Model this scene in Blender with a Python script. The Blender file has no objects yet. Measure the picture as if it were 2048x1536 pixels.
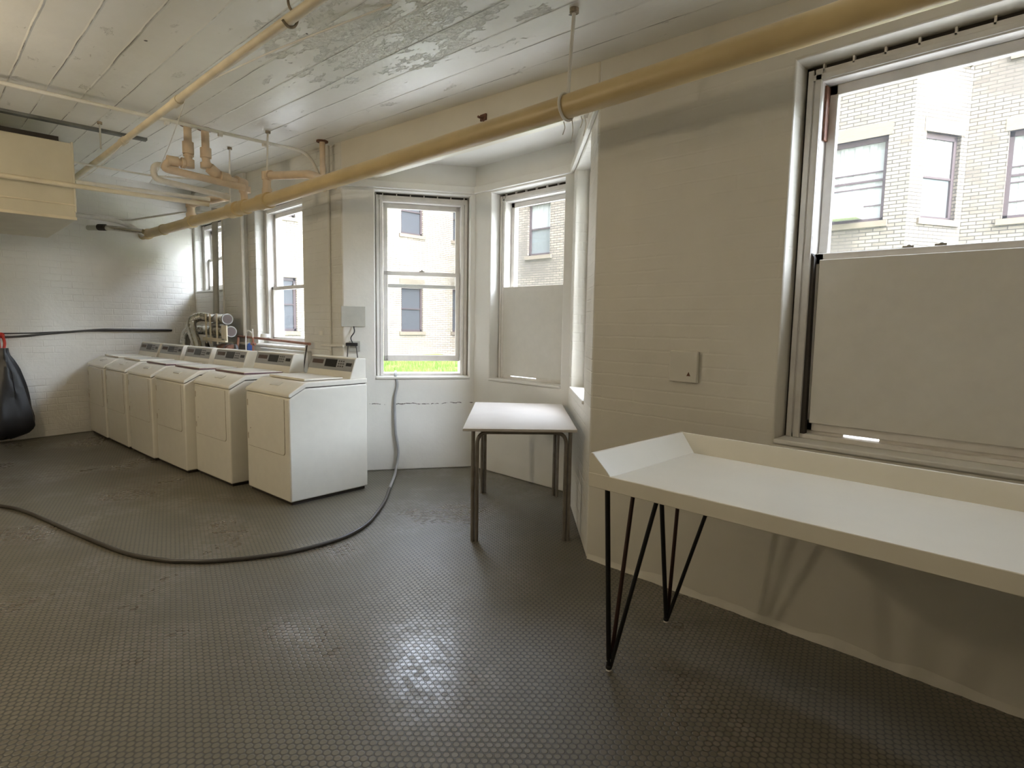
import bpy, bmesh, math, random
from mathutils import Vector, Matrix
random.seed(7)
SC = bpy.context.scene
COL = SC.collection

# ------------------------------------------------------------------ camera, world, lights, exposure
YAW, PITCH, ROLL, FPX, EYE = 0.78602, 0.1006, 0.01637, 1176.3, 1.38
def cam_axes():
    cy, sy, cp, sp = math.cos(YAW), math.sin(YAW), math.cos(PITCH), math.sin(PITCH)
    fwd = Vector((-sy*cp, cy*cp, -sp)); right = Vector((cy, sy, 0)); up = right.cross(fwd)
    r = right*math.cos(ROLL) + up*math.sin(ROLL); u = -right*math.sin(ROLL) + up*math.cos(ROLL)
    return r, u, fwd
_r, _u, _f = cam_axes()
cam = bpy.data.cameras.new('camera'); cam_o = bpy.data.objects.new('camera', cam); COL.objects.link(cam_o)
cam.sensor_width = 36.0; cam.lens = FPX/2048*36; cam.clip_start = 0.02; cam.clip_end = 200
M = Matrix(((_r.x, _u.x, -_f.x, 0), (_r.y, _u.y, -_f.y, 0), (_r.z, _u.z, -_f.z, EYE), (0, 0, 0, 1)))
cam_o.matrix_world = M
SC.camera = cam_o

world = bpy.data.worlds.new('sky'); SC.world = world; world.use_nodes = True
wn = world.node_tree; wn.nodes.clear()
wo = wn.nodes.new('ShaderNodeOutputWorld'); wb = wn.nodes.new('ShaderNodeBackground')
sk = wn.nodes.new('ShaderNodeTexSky')
try:
    sk.sky_type = 'NISHITA'; sk.sun_disc = False; sk.sun_elevation = math.radians(52); sk.sun_rotation = math.radians(110)
except Exception: pass
wb.inputs['Strength'].default_value = 2.2
hs = wn.nodes.new('ShaderNodeHueSaturation'); hs.inputs['Saturation'].default_value = .42
wn.links.new(sk.outputs[0], hs.inputs['Color']); wn.links.new(hs.outputs[0], wb.inputs[0]); wn.links.new(wb.outputs[0], wo.inputs[0])

def lamp(name, kind, loc, energy, color, rot=(0, 0, 0), **kw):
    l = bpy.data.lights.new(name, kind); l.energy = energy; l.color = color
    for k, v in kw.items(): setattr(l, k, v)
    o = bpy.data.objects.new(name, l); o.location = loc; o.rotation_euler = rot; COL.objects.link(o); return o
lamp('sun', 'SUN', (0, -5, 20), .9, (1.0, .94, .84), (math.radians(38), 0, math.radians(6)), angle=math.radians(3))
# the room's two ceiling bulbs, then two added fill lamps (their glass bulbs are built further down)
LAMPS = [((0.12, 0.60, 2.58), 4, (1.0, .86, .66)), ((-4.1, -0.85, 2.30), 30, (1.0, .84, .60)), ((1.4, -2.2, 2.4), 3, (1.0, .88, .70)), ((-6.9, -1.6, 2.4), 26, (1.0, .88, .70))]
for p, e, c in LAMPS: lamp('bulb_and_fill_light', 'POINT', p, e, c, shadow_soft_size=.11)

SC.view_settings.view_transform = 'Standard'; SC.view_settings.look = 'None'
SC.view_settings.gamma = 1.0; SC.view_settings.use_curve_mapping = False
SC.view_settings.exposure = 1.3
SC.cycles.max_bounces = 10; SC.cycles.diffuse_bounces = 6; SC.cycles.transparent_max_bounces = 16
SC.cycles.sample_clamp_indirect = 6.0
SC.cycles.caustics_reflective = False; SC.cycles.caustics_refractive = False

# ------------------------------------------------------------------ materials
MATS = {}
class NT:
    def __init__(s, name):
        s.m = bpy.data.materials.new(name); s.m.use_nodes = True
        s.t = s.m.node_tree; s.t.nodes.clear()
        s.out = s.n('ShaderNodeOutputMaterial')
    def n(s, typ, **kw):
        x = s.t.nodes.new(typ)
        for k, v in kw.items():
            if hasattr(x, k) and not k[0].isupper(): setattr(x, k, v)
            else: x.inputs[k].default_value = v
        return x
    def l(s, a, b): s.t.links.new(a, b)
    def math(s, op, a, b=None, c=None):
        x = s.n('ShaderNodeMath', operation=op)
        for i, v in enumerate((a, b, c)):
            if v is None: continue
            if isinstance(v, (int, float)): x.inputs[i].default_value = v
            else: s.l(v, x.inputs[i])
        return x.outputs[0]
    def ramp(s, fac, stops):
        x = s.n('ShaderNodeValToRGB'); el = x.color_ramp.elements
        while len(el) < len(stops): el.new(.5)
        for e, (p, c) in zip(el, stops):
            e.position = p; e.color = (c, c, c, 1) if isinstance(c, (int, float)) else (*c, 1)
        s.l(fac, x.inputs[0]); return x.outputs[0]
    def mix(s, fac, a, b, mode='MIX'):
        x = s.n('ShaderNodeMix', data_type='RGBA', blend_type=mode)
        for k, v in ((0, fac), (6, a), (7, b)):
            if isinstance(v, (int, float)): x.inputs[k].default_value = v
            elif isinstance(v, tuple): x.inputs[k].default_value = (*v, 1)
            else: s.l(v, x.inputs[k])
        return x.outputs[2]
    def noise(s, vec, scale, detail=4, rough=.55):
        x = s.n('ShaderNodeTexNoise'); x.inputs['Scale'].default_value = scale
        x.inputs['Detail'].default_value = detail; x.inputs['Roughness'].default_value = rough
        s.l(vec, x.inputs['Vector']); return x.outputs[0]
    def bsdf(s, color, rough, metal=0, normal=None, **kw):
        b = s.n('ShaderNodeBsdfPrincipled')
        for k, v in (('Base Color', color), ('Roughness', rough), ('Metallic', metal)):
            if isinstance(v, (int, float)): b.inputs[k].default_value = v
            elif isinstance(v, tuple): b.inputs[k].default_value = (*v, 1)
            else: s.l(v, b.inputs[k])
        for k, v in kw.items(): b.inputs[k].default_value = v
        if normal is not None: s.l(normal, b.inputs['Normal'])
        s.l(b.outputs[0], s.out.inputs[0]); return b
    def bump(s, h, strength=.5, dist=.01, prev=None):
        b = s.n('ShaderNodeBump'); b.inputs['Strength'].default_value = strength; b.inputs['Distance'].default_value = dist
        s.l(h, b.inputs['Height'])
        if prev is not None: s.l(prev, b.inputs['Normal'])
        return b.outputs[0]

def simple(name, color, rough=.5, metal=0, var=.06, scale=14, bump=.0, bscale=60, **kw):
    if name in MATS: return MATS[name]
    t = NT(name); tc = t.n('ShaderNodeTexCoord').outputs['Object']
    f = t.noise(tc, scale)
    c = t.mix(t.ramp(f, [(.3, 0.), (.7, 1.)]), tuple(x*(1-var) for x in color), tuple(min(1, x*(1+var)) for x in color))
    nrm = t.bump(t.noise(tc, bscale), bump, .004) if bump else None
    t.bsdf(c, rough, metal, nrm, **kw)
    MATS[name] = t.m; return t.m

def painted_brick(name, color, relief=.6, smooth_below=None, course=.068, patch=.0, rough=.45, crack=None):
    t = NT(name); uv = t.n('ShaderNodeTexCoord').outputs['UV']
    nz = t.n('ShaderNodeTexNoise'); nz.inputs['Scale'].default_value = 9; t.l(uv, nz.inputs['Vector'])
    vs = t.n('ShaderNodeVectorMath', operation='SCALE'); vs.inputs['Scale'].default_value = .012; t.l(nz.outputs['Color'], vs.inputs[0])
    va = t.n('ShaderNodeVectorMath', operation='ADD'); t.l(uv, va.inputs[0]); t.l(vs.outputs[0], va.inputs[1])
    br = t.n('ShaderNodeTexBrick'); br.inputs['Scale'].default_value = 1; br.inputs['Brick Width'].default_value = .21
    br.inputs['Row Height'].default_value = course; br.inputs['Mortar Size'].default_value = .007; br.inputs['Mortar Smooth'].default_value = .8
    br.inputs['Color1'].default_value = (.9, .9, .9, 1); br.inputs['Color2'].default_value = (1, 1, 1, 1); br.inputs['Mortar'].default_value = (.0, .0, .0, 1)
    t.l(va.outputs[0], br.inputs['Vector'])
    inv = t.math('SUBTRACT', 1.0, br.outputs['Fac'])
    msk = t.ramp(t.noise(uv, 1.6, 3), [(.42, .05), (.66, 1.)])
    if smooth_below is not None:
        sx = t.n('ShaderNodeSeparateXYZ'); t.l(uv, sx.inputs[0])
        g = t.math('GREATER_THAN', sx.outputs[1], smooth_below)
        msk = t.math('MULTIPLY', msk, g)
    h = t.math('MULTIPLY', inv, msk)
    h = t.math('ADD', h, t.math('MULTIPLY', t.noise(uv, 30, 5), .5))
    h = t.math('ADD', h, t.math('MULTIPLY', t.noise(uv, 5, 3), .9))
    nrm = t.bump(h, relief, .008)
    c = t.mix(t.ramp(t.noise(uv, 2.2, 5), [(.3, 0.), (.75, 1.)]), tuple(x*.9 for x in color), color)
    sp = t.ramp(t.noise(uv, 17, 2, .5), [(.19, 0.), (.22, 1.)])      # small chips and nail holes
    c = t.mix(sp, (.13, .11, .09), c)
    if crack is not None:
        s2 = t.n('ShaderNodeSeparateXYZ'); t.l(uv, s2.inputs[0])
        zz = t.math('ADD', t.math('SUBTRACT', s2.outputs[1], crack), t.math('MULTIPLY', t.math('SUBTRACT', t.noise(uv, 9, 5, .7), .5), .05))
        ln = t.math('LESS_THAN', t.math('ABSOLUTE', zz), .0035)
        ln = t.math('MULTIPLY', ln, t.ramp(t.noise(uv, 12, 3), [(.45, 0.), (.52, 1.)]))
        c = t.mix(ln, c, (.10, .085, .07))
    if patch:
        pm = t.ramp(t.noise(uv, 3.3, 6, .7), [(.62, 0.), (.70, patch)])
        c = t.mix(pm, c, (.42, .38, .32))
    t.bsdf(c, rough, 0, nrm)
    MATS[name] = t.m; return t.m

def ceiling_mat():
    t = NT('ceiling_paint'); tc = t.n('ShaderNodeTexCoord').outputs['UV']
    sx = t.n('ShaderNodeSeparateXYZ'); t.l(tc, sx.inputs[0]); X, Y = sx.outputs[0], sx.outputs[1]
    yj = t.math('ADD', Y, t.math('MULTIPLY', t.noise(tc, 2.0, 3), .02))
    fr = t.math('FRACT', t.math('DIVIDE', yj, .205))
    d = t.math('ABSOLUTE', t.math('SUBTRACT', fr, .5))
    line = t.math('LESS_THAN', d, .013)
    cv = t.n('ShaderNodeCombineXYZ'); t.l(t.math('MULTIPLY', X, .9), cv.inputs[0]); t.l(t.math('FLOOR', t.math('DIVIDE', yj, .205)), cv.inputs[1])
    gate = t.ramp(t.noise(cv.outputs[0], 1.5, 4, .7), [(.45, 0.), (.56, 1.)])
    crack = t.math('MULTIPLY', line, gate)
    wide = t.math('SUBTRACT', 1., t.math('MINIMUM', 1., t.math('MULTIPLY', d, 22)))
    # peeling patch area along the middle of the ceiling, broken by noise
    dx = t.math('DIVIDE', t.math('SUBTRACT', X, -2.75), 1.15); dy = t.math('DIVIDE', t.math('SUBTRACT', Y, 1.72), .62)
    r2 = t.math('ADD', t.math('MULTIPLY', dx, dx), t.math('MULTIPLY', dy, dy))
    area = t.math('SUBTRACT', 1.0, t.math('MINIMUM', 1.0, r2))
    mp = t.n('ShaderNodeMapping'); mp.inputs['Scale'].default_value = (.62, 1.5, 1); t.l(tc, mp.inputs['Vector']); pn = t.noise(mp.outputs[0], 5.5, 8, .70)
    peel = t.ramp(t.math('ADD', pn, t.math('MULTIPLY', area, .17)), [(.62, 0.), (.65, 1.)])
    h = t.math('ADD', t.math('MULTIPLY', peel, t.math('MULTIPLY', t.noise(tc, 38, 5), -1.5)), t.math('MULTIPLY', wide, .35))
    h = t.math('ADD', h, t.math('MULTIPLY', crack, -1.0))
    h = t.math('ADD', h, t.math('MULTIPLY', t.noise(tc, 3, 4), .8))
    nrm = t.bump(h, .75, .014)
    base = t.mix(t.ramp(t.noise(tc, 1.4, 5), [(.3, 0.), (.7, 1.)]), (.76, .745, .69), (.84, .83, .78))
    c = t.mix(t.math('MULTIPLY', peel, t.ramp(t.noise(tc, 40, 4), [(.38, .35), (.50, .0)])), base, (.36, .34, .30))
    c = t.mix(t.math('MULTIPLY', crack, .8), c, (.10, .085, .07))
    hole = t.ramp(t.noise(tc, 11, 1, .5), [(.175, 1.), (.19, 0.)])
    c = t.mix(hole, c, (.05, .04, .035))
    t.bsdf(c, .40, 0, nrm)
    MATS['ceiling'] = t.m; return t.m

def floor_mat():
    t = NT('penny_tile_floor'); tc = t.n('ShaderNodeTexCoord').outputs['UV']
    S = .0275
    rot = t.n('ShaderNodeMapping'); rot.inputs['Rotation'].default_value = (0, 0, math.radians(-45)); t.l(tc, rot.inputs['Vector'])
    sx = t.n('ShaderNodeSeparateXYZ'); t.l(rot.outputs[0], sx.inputs[0]); X, Y = sx.outputs[0], sx.outputs[1]
    H = S*math.sqrt(3)
    def lat(ox, oy):
        ax = t.math('MULTIPLY', t.math('SUBTRACT', t.math('FRACT', t.math('ADD', t.math('DIVIDE', X, S), ox)), .5), S)
        ay = t.math('MULTIPLY', t.math('SUBTRACT', t.math('FRACT', t.math('ADD', t.math('DIVIDE', Y, H), oy)), .5), H)
        return t.math('SQRT', t.math('ADD', t.math('MULTIPLY', ax, ax), t.math('MULTIPLY', ay, ay)))
    da, db = lat(0, 0), lat(.5, .5)
    d = t.math('MINIMUM', da, db)
    top = t.ramp(t.math('DIVIDE', d, S), [(.36, 1.), (.47, 0.)])
    worn = t.ramp(t.noise(tc, 1.3, 3, .5), [(.48, 0.), (.66, 1.)])
    # per tile value
    va = t.n('ShaderNodeTexWhiteNoise', noise_dimensions='2D')
    pick = t.math('LESS_THAN', da, db)
    qx = t.math('ADD', t.math('FLOOR', t.math('DIVIDE', X, S)), t.math('MULTIPLY', pick, 100.))
    q2 = t.math('FLOOR', t.math('ADD', t.math('DIVIDE', X, S), .5))
    qq = t.mix(pick, q2, qx)
    cv = t.n('ShaderNodeCombineXYZ'); t.l(qq, cv.inputs[0])
    t.l(t.mix(pick, t.math('FLOOR', t.math('ADD', t.math('DIVIDE', Y, H), .5)), t.math('FLOOR', t.math('DIVIDE', Y, H))), cv.inputs[1])
    t.l(cv.outputs[0], va.inputs['Vector'])
    rnd = va.outputs['Value']
    big = t.ramp(t.noise(tc, .9, 5, .6), [(.3, 0.), (.7, 1.)])
    base = t.mix(big, (.130, .115, .084), (.190, .170, .126))
    tile = t.mix(t.math('MULTIPLY', t.math('MULTIPLY', worn, rnd), .55), base, (.26, .215, .19))
    c = t.mix(top, tuple((.075, .072, .060)), tile)
    rough = t.math('ADD', .21, t.math('MULTIPLY', t.math('SUBTRACT', 1., t.math('MULTIPLY', worn, t.ramp(rnd, [(.1, .35), (.6, 1.)]))), .22))
    h = t.math('ADD', top, t.math('MULTIPLY', t.noise(tc, 4, 3), .6))
    h = t.math('ADD', h, t.math('MULTIPLY', rnd, .25))
    nrm = t.bump(h, .55, .0018)
    t.bsdf(c, rough, 0, nrm)
    MATS['floor'] = t.m; return t.m

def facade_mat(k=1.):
    t = NT('cream_brick' if k == 1 else 'brightened_brick'); uv = t.n('ShaderNodeTexCoord').outputs['UV']
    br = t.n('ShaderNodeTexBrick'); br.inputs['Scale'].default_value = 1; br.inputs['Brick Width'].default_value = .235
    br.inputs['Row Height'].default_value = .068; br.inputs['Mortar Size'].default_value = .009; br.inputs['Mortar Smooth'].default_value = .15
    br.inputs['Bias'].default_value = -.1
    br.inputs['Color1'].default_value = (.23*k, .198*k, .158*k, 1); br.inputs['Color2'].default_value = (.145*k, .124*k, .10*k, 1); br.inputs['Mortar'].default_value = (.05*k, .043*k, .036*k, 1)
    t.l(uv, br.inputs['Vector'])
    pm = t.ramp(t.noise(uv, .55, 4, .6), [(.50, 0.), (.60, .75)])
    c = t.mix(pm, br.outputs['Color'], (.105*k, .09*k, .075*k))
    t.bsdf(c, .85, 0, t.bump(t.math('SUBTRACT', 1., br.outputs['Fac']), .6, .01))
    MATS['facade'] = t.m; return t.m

def glass_mat(name, tint=(.97, .98, .97), gl=.07, dust=.02):
    t = NT(name)
    tr = t.n('ShaderNodeBsdfTransparent'); tr.inputs[0].default_value = (*tint, 1)
    g = t.n('ShaderNodeBsdfGlossy'); g.inputs['Roughness'].default_value = .02
    d = t.n('ShaderNodeBsdfDiffuse'); d.inputs[0].default_value = (.8, .8, .82, 1)
    tl = t.n('ShaderNodeBsdfTranslucent'); tl.inputs[0].default_value = (.9, .9, .95, 1)
    m0 = t.n('ShaderNodeMixShader'); t.l(d.outputs[0], m0.inputs[1]); t.l(tl.outputs[0], m0.inputs[2]); m0.inputs[0].default_value = .75
    m1 = t.n('ShaderNodeMixShader'); m1.inputs[0].default_value = gl; t.l(tr.outputs[0], m1.inputs[1]); t.l(g.outputs[0], m1.inputs[2])
    m2 = t.n('ShaderNodeMixShader'); m2.inputs[0].default_value = dust; t.l(m1.outputs[0], m2.inputs[1]); t.l(m0.outputs[0], m2.inputs[2])
    t.l(m2.outputs[0], t.out.inputs[0]); MATS[name] = t.m; return t.m

def grass_mat():
    t = NT('lawn_grass'); uv = t.n('ShaderNodeTexCoord').outputs['Object']
    c = t.mix(t.ramp(t.noise(uv, 2.5, 6, .7), [(.35, 0.), (.65, 1.)]), (.075, .14, .02), (.19, .27, .055))
    t.bsdf(c, .8, 0); MATS['grass'] = t.m; return t.m

def emis(name, color, strength):
    t = NT(name); e = t.n('ShaderNodeEmission'); e.inputs[0].default_value = (*color, 1); e.inputs[1].default_value = strength
    t.l(e.outputs[0], t.out.inputs[0]); MATS[name] = t.m; return t.m

M_WALL = painted_brick('painted_brick', (.74, .72, .66), .55, course=.07)
M_WALLR = painted_brick('painted_brick_right', (.69, .655, .575), .15, smooth_below=.86, course=.07)
M_PLAST = painted_brick('painted_plaster', (.76, .74, .69), .30, smooth_below=99)
M_BAYL = painted_brick('painted_plaster_cracked', (.76, .74, .69), .30, smooth_below=99, crack=.628)
M_FAR = painted_brick('painted_brick_far', (.79, .76, .70), .5, course=.075, patch=.12)
M_CEIL = ceiling_mat(); M_FLOOR = floor_mat(); M_FAC = facade_mat(); M_FAC_LIT = facade_mat(1.9)  # second facade copy: wing brick brightened in colour to look more strongly lit
M_GLASS = glass_mat('window_glass'); M_GRASS = grass_mat()
M_WOOD = simple('painted_wood', (.72, .69, .65), .38, bump=.15, bscale=25)
M_BOARD = simple('painted_board', (.66, .64, .59), .42, bump=.1, bscale=12, var=.03)
M_DARK = simple('dark_gap', (.035, .028, .022), .7)
M_RUST = simple('raw_wood_edge', (.16, .07, .04), .7, var=.4, scale=30)
M_PIPE = simple('tan_pipe_paint', (.56, .425, .215), .42, bump=.15, bscale=18, var=.10, scale=3)
M_PIPE2 = simple('peach_pipe_paint', (.66, .52, .37), .5, bump=.2, bscale=25, var=.12, scale=8)
M_PIPE3 = simple('cream_pipe_paint', (.68, .60, .44), .5, bump=.2, bscale=25, var=.12, scale=5)
M_WPIPE = simple('white_pipe_paint', (.70, .67, .60), .45, bump=.2, bscale=30, var=.08)
M_METAL = simple('grey_metal', (.33, .32, .29), .42, .85, var=.25, scale=20)
M_STEEL = simple('table_leg_metal', (.30, .27, .24), .36, .8, var=.15, scale=18)
M_FOIL = simple('foil_duct', (.58, .56, .50), .26, 1.0, bump=.5, bscale=30)
M_COPPER = simple('aged_copper', (.42, .22, .16), .5, .6, var=.2)
M_ENAM = simple('white_enamel', (.75, .72, .64), .24, var=.02)
M_PANEL = simple('grey_control_panel', (.30, .305, .31), .35, var=.03)
M_BLACK = simple('black_plastic', (.018, .018, .02), .28)
M_LABEL = simple('brown_label', (.10, .07, .06), .5)
M_BTN = simple('dark_button', (.07, .07, .075), .5)
M_SEAM = simple('lid_rim', (.14, .07, .085), .35)
M_BAG = simple('black_bag', (.007, .007, .009), .36, bump=1.0, bscale=7)
M_RED = simple('red_tie', (.62, .06, .04), .4)
M_TRAY = simple('cream_laminate', (.74, .70, .60), .22, var=.02, scale=4)
M_TTOP = simple('white_laminate', (.60, .565, .53), .24, var=.03, scale=4)
M_BLKLEG = simple('black_leg_paint', (.006, .006, .007), .35)
M_BRNLEG = simple('brown_leg_paint', (.035, .012, .008), .4)
M_HOSE = simple('grey_hose', (.055, .048, .040), .42)
M_HOSEL = simple('pale_hose', (.34, .34, .34), .42)
M_CABLE = simple('dark_cable', (.06, .055, .05), .5)
M_DUCT = simple('duct_paint', (.60, .545, .41), .45, bump=.3, bscale=8, var=.08, scale=2.5)
M_GREYBOX = simple('grey_box_paint', (.46, .455, .41), .45)
M_BLUE = simple('blue_plastic', (.05, .12, .42), .4)
M_STONE = simple('tan_stone', (.17, .14, .105), .8)
M_MAUVE = simple('mauve_brown_frame', (.05, .033, .036), .6)
M_CURT = simple('white_curtain', (.26, .275, .27), .8)
M_GGL = simple('dim_pane', (.13, .15, .155), .35)
M_DPANE = simple('dark_pane', (.05, .055, .065), .35)
M_ACW = simple('white_plastic', (.82, .82, .80), .5)
M_ACG = simple('grille_grey', (.36, .35, .35), .6)
M_DIRTY = simple('dirty_edge', (.30, .25, .18), .8, var=.4, scale=40)
M_BULB = emis('bulb_glow', (1.0, .85, .62), 6)

# ------------------------------------------------------------------ mesh helpers
I4 = Matrix.Identity(4)
class MB:
    def __init__(s, mat=I4): s.bm = bmesh.new(); s.x = mat
    def v(s, p): return s.bm.verts.new(s.x @ Vector(p))
    def box(s, a, b, taper=None):
        (x0, y0, z0), (x1, y1, z1) = a, b
        if x0 > x1: x0, x1 = x1, x0
        if y0 > y1: y0, y1 = y1, y0
        if z0 > z1: z0, z1 = z1, z0
        p = [s.v(q) for q in ((x0,y0,z0),(x1,y0,z0),(x1,y1,z0),(x0,y1,z0),(x0,y0,z1),(x1,y0,z1),(x1,y1,z1),(x0,y1,z1))]
        for f in ((3,2,1,0),(4,5,6,7),(0,1,5,4),(1,2,6,5),(2,3,7,6),(3,0,4,7)): s.bm.faces.new([p[i] for i in f])
        return s
    def prism(s, pts, a, b, axis=0):      # pts in the other two axes, extruded from a to b along axis
        def mk(p, t):
            if axis == 0: return (t, p[0], p[1])
            if axis == 1: return (p[0], t, p[1])
            return (p[0], p[1], t)
        A = [s.v(mk(p, a)) for p in pts]; B = [s.v(mk(p, b)) for p in pts]
        n = len(pts)
        s.bm.faces.new(A[::-1]); s.bm.faces.new(B)
        for i in range(n): s.bm.faces.new((A[i], A[(i+1) % n], B[(i+1) % n], B[i]))
        return s
    def tube(s, pts, r, seg=12, closed=True, radii=None):
        P = [Vector(p) for p in pts]
        rings = []; up = None
        for i, p in enumerate(P):
            if i == 0: t = P[1]-P[0]
            elif i == len(P)-1: t = P[-1]-P[-2]
            else: t = (P[i+1]-P[i]).normalized() + (P[i]-P[i-1]).normalized()
            t.normalize()
            if up is None:
                up = Vector((0, 0, 1)) if abs(t.z) < .9 else Vector((1, 0, 0))
            side = t.cross(up)
            if side.length < 1e-5: side = t.cross(Vector((0, 1, 0)))
            side.normalize(); up = side.cross(t).normalized()
            rr = radii[i] if radii else r
            k = 1.0
            if 0 < i < len(P)-1:
                c = (P[i+1]-P[i]).normalized().dot((P[i]-P[i-1]).normalized()); k = 1/max(.5, math.sqrt((1+c)/2))
            rings.append([s.v(p + (side*math.cos(a)+up*math.sin(a))*rr*(k if False else 1)) for a in [2*math.pi*j/seg for j in range(seg)]])
        for a, b in zip(rings, rings[1:]):
            for j in range(seg): s.bm.faces.new((a[j], a[(j+1) % seg], b[(j+1) % seg], b[j]))
        if closed:
            s.bm.faces.new(rings[0][::-1]); s.bm.faces.new(rings[-1])
        return s
    def cyl(s, a, b, r, seg=16, r2=None):
        return s.tube([a, b], r, seg, True, [r, r if r2 is None else r2])
    def sphere(s, c, r, sc=(1, 1, 1)):
        m = s.x @ Matrix.Translation(c) @ Matrix.Diagonal((*sc, 1))
        bmesh.ops.create_uvsphere(s.bm, u_segments=20, v_segments=14, radius=r, matrix=m); return s
    def torus(s, c, n, R, r, seg=24, rs=8):
        n = Vector(n).normalized(); a = n.orthogonal().normalized(); b = n.cross(a)
        pts = [Vector(c)+(a*math.cos(2*math.pi*i/seg)+b*math.sin(2*math.pi*i/seg))*R for i in range(seg+1)]
        return s.tube(pts, r, rs, False)
    def quad(s, *p): s.bm.faces.new([s.v(q) for q in p]); return s
    def build(s, name, mat, parent=None, bevel=0, smooth=True, bseg=2):
        bm = s.bm
        bmesh.ops.recalc_face_normals(bm, faces=bm.faces)
        if parent is not None and parent.type == 'EMPTY':
            inv = parent.matrix_world.inverted() if False else Matrix.LocRotScale(parent.location, parent.rotation_euler, None).inverted()
            bmesh.ops.transform(bm, matrix=inv, verts=bm.verts)
            org = Vector((0, 0, 0))
        elif parent is None:
            # origin at the base centre of the object
            xs = [v.co for v in bm.verts]
            lo = Vector((min(v.x for v in xs), min(v.y for v in xs), min(v.z for v in xs)))
            hi = Vector((max(v.x for v in xs), max(v.y for v in xs), max(v.z for v in xs)))
            org = Vector(((lo.x+hi.x)/2, (lo.y+hi.y)/2, lo.z))
        else:
            org = Vector((0, 0, 0))
            off = world_offset(parent).inverted()
            bmesh.ops.transform(bm, matrix=off, verts=bm.verts)
        uvl = bm.loops.layers.uv.new('UVMap')
        for f in bm.faces:
            n = f.normal
            if abs(n.z) > .75: t, w = Vector((1, 0, 0)), Vector((0, 1, 0))
            else:
                t = Vector((-n.y, n.x, 0)).normalized(); w = Vector((0, 0, 1))
            for l in f.loops: l[uvl].uv = (l.vert.co.dot(t), l.vert.co.dot(w))
        if parent is None: bmesh.ops.translate(bm, verts=bm.verts, vec=-org)
        me = bpy.data.meshes.new(name); bm.to_mesh(me); bm.free()
        me.materials.append(mat)
        o = bpy.data.objects.new(name, me); COL.objects.link(o)
        o.location = org
        if parent is not None: o.parent = parent
        if smooth:
            for p in me.polygons: p.use_smooth = True
            try: me.set_sharp_from_angle(angle=math.radians(38))
            except Exception: pass
        if bevel:
            b = o.modifiers.new('bevel', 'BEVEL'); b.width = bevel; b.segments = bseg; b.limit_method = 'ANGLE'; b.angle_limit = math.radians(40)
            b.harden_normals = False
        return o
def world_offset(o):
    m = Matrix.LocRotScale(o.location, o.rotation_euler, None)
    return world_offset(o.parent) @ m if o.parent else m

def tag(o, label=None, cat=None, group=None, kind=None):
    if label: o['label'] = label
    if cat: o['category'] = cat
    if group: o['group'] = group
    if kind: o['kind'] = kind
    return o
def thing(name, loc, label, cat, rz=0, group=None, kind=None):
    o = bpy.data.objects.new(name, None); o.empty_display_size = .1; COL.objects.link(o)
    o.location = loc; o.rotation_euler = (0, 0, rz)
    return tag(o, label, cat, group, kind)
def copy_tree(o, parent=None):
    c = o.copy(); COL.objects.link(c); c.parent = parent
    for ch in list(o.children): copy_tree(ch, c)
    return c
def arc(c, a, b, r, n=6):
    """points of a fillet at corner c between directions a and b"""
    c, a, b = Vector(c), Vector(a).normalized(), Vector(b).normalized()
    p0, p1 = c+a*r, c+b*r
    return [(1-t)**2*p0 + 2*t*(1-t)*c + t*t*p1 for t in [i/n for i in range(n+1)]]
def path(pts, r=.05, n=5):
    P = [Vector(p) for p in pts]; out = [P[0]]
    for i in range(1, len(P)-1):
        rr = min(r, (P[i]-P[i-1]).length*.45, (P[i+1]-P[i]).length*.45)
        out += arc(P[i], P[i-1]-P[i], P[i+1]-P[i], rr, n)
    return out+[P[-1]]
def spline(pts, n=8):
    P = [Vector(p) for p in pts]; P = [2*P[0]-P[1]]+P+[2*P[-1]-P[-2]]; out = []
    for i in range(1, len(P)-2):
        for k in range(n):
            t = k/n; a, b, c, d = P[i-1], P[i], P[i+1], P[i+2]
            out.append(.5*((2*b)+(c-a)*t+(2*a-5*b+4*c-d)*t*t+(3*b-a-3*c+d)*t**3))
    return out+[P[-2]]

# ------------------------------------------------------------------ room shell
TH = .30
def local(A, B, side):     # u along A->B, w outward, z up
    A, B = Vector((*A, 0)), Vector((*B, 0)); u = (B-A).normalized(); w = Vector((-u.y, u.x, 0))*side
    return Matrix(((u.x, w.x, 0, A.x), (u.y, w.y, 0, A.y), (0, 0, 1, 0), (0, 0, 0, 1))), (B-A).length
def wallseg(name, A, B, side, z0, z1, holes, mat, t=TH, e0=0, e1=0):
    m, L = local(A, B, side); mb = MB(m)
    us = sorted({-e0, L+e1} | {h[0] for h in holes} | {h[1] for h in holes})
    zs = sorted({z0, z1} | {h[2] for h in holes} | {h[3] for h in holes})
    for ua, ub in zip(us, us[1:]):
        for za, zb in zip(zs, zs[1:]):
            um, zm = (ua+ub)/2, (za+zb)/2
            if any(h[0] < um < h[1] and h[2] < zm < h[3] for h in holes): continue
            mb.box((ua, 0, za), (ub, t, zb))
    bmesh.ops.remove_doubles(mb.bm, verts=mb.bm.verts, dist=1e-5)
    # drop the internal faces between neighbouring boxes
    seen = {}
    for f in list(mb.bm.faces):
        k = tuple(round(c, 4) for c in f.calc_center_median()); seen.setdefault(k, []).append(f)
    kill = [f for fs in seen.values() if len(fs) > 1 for f in fs]
    bmesh.ops.delete(mb.bm, geom=kill, context='FACES')
    return tag(mb.build(name, mat, smooth=False, bevel=.011, bseg=3), kind='structure')

DL0, DL1 = (-4.853, 2.68), (-4.222, 3.70)      # left diagonal of the bay
DR0, DR1 = (-2.08, 2.728), (-3.05, 3.70)       # right diagonal
CZ = lambda x: 2.745 - .041*x
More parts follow.
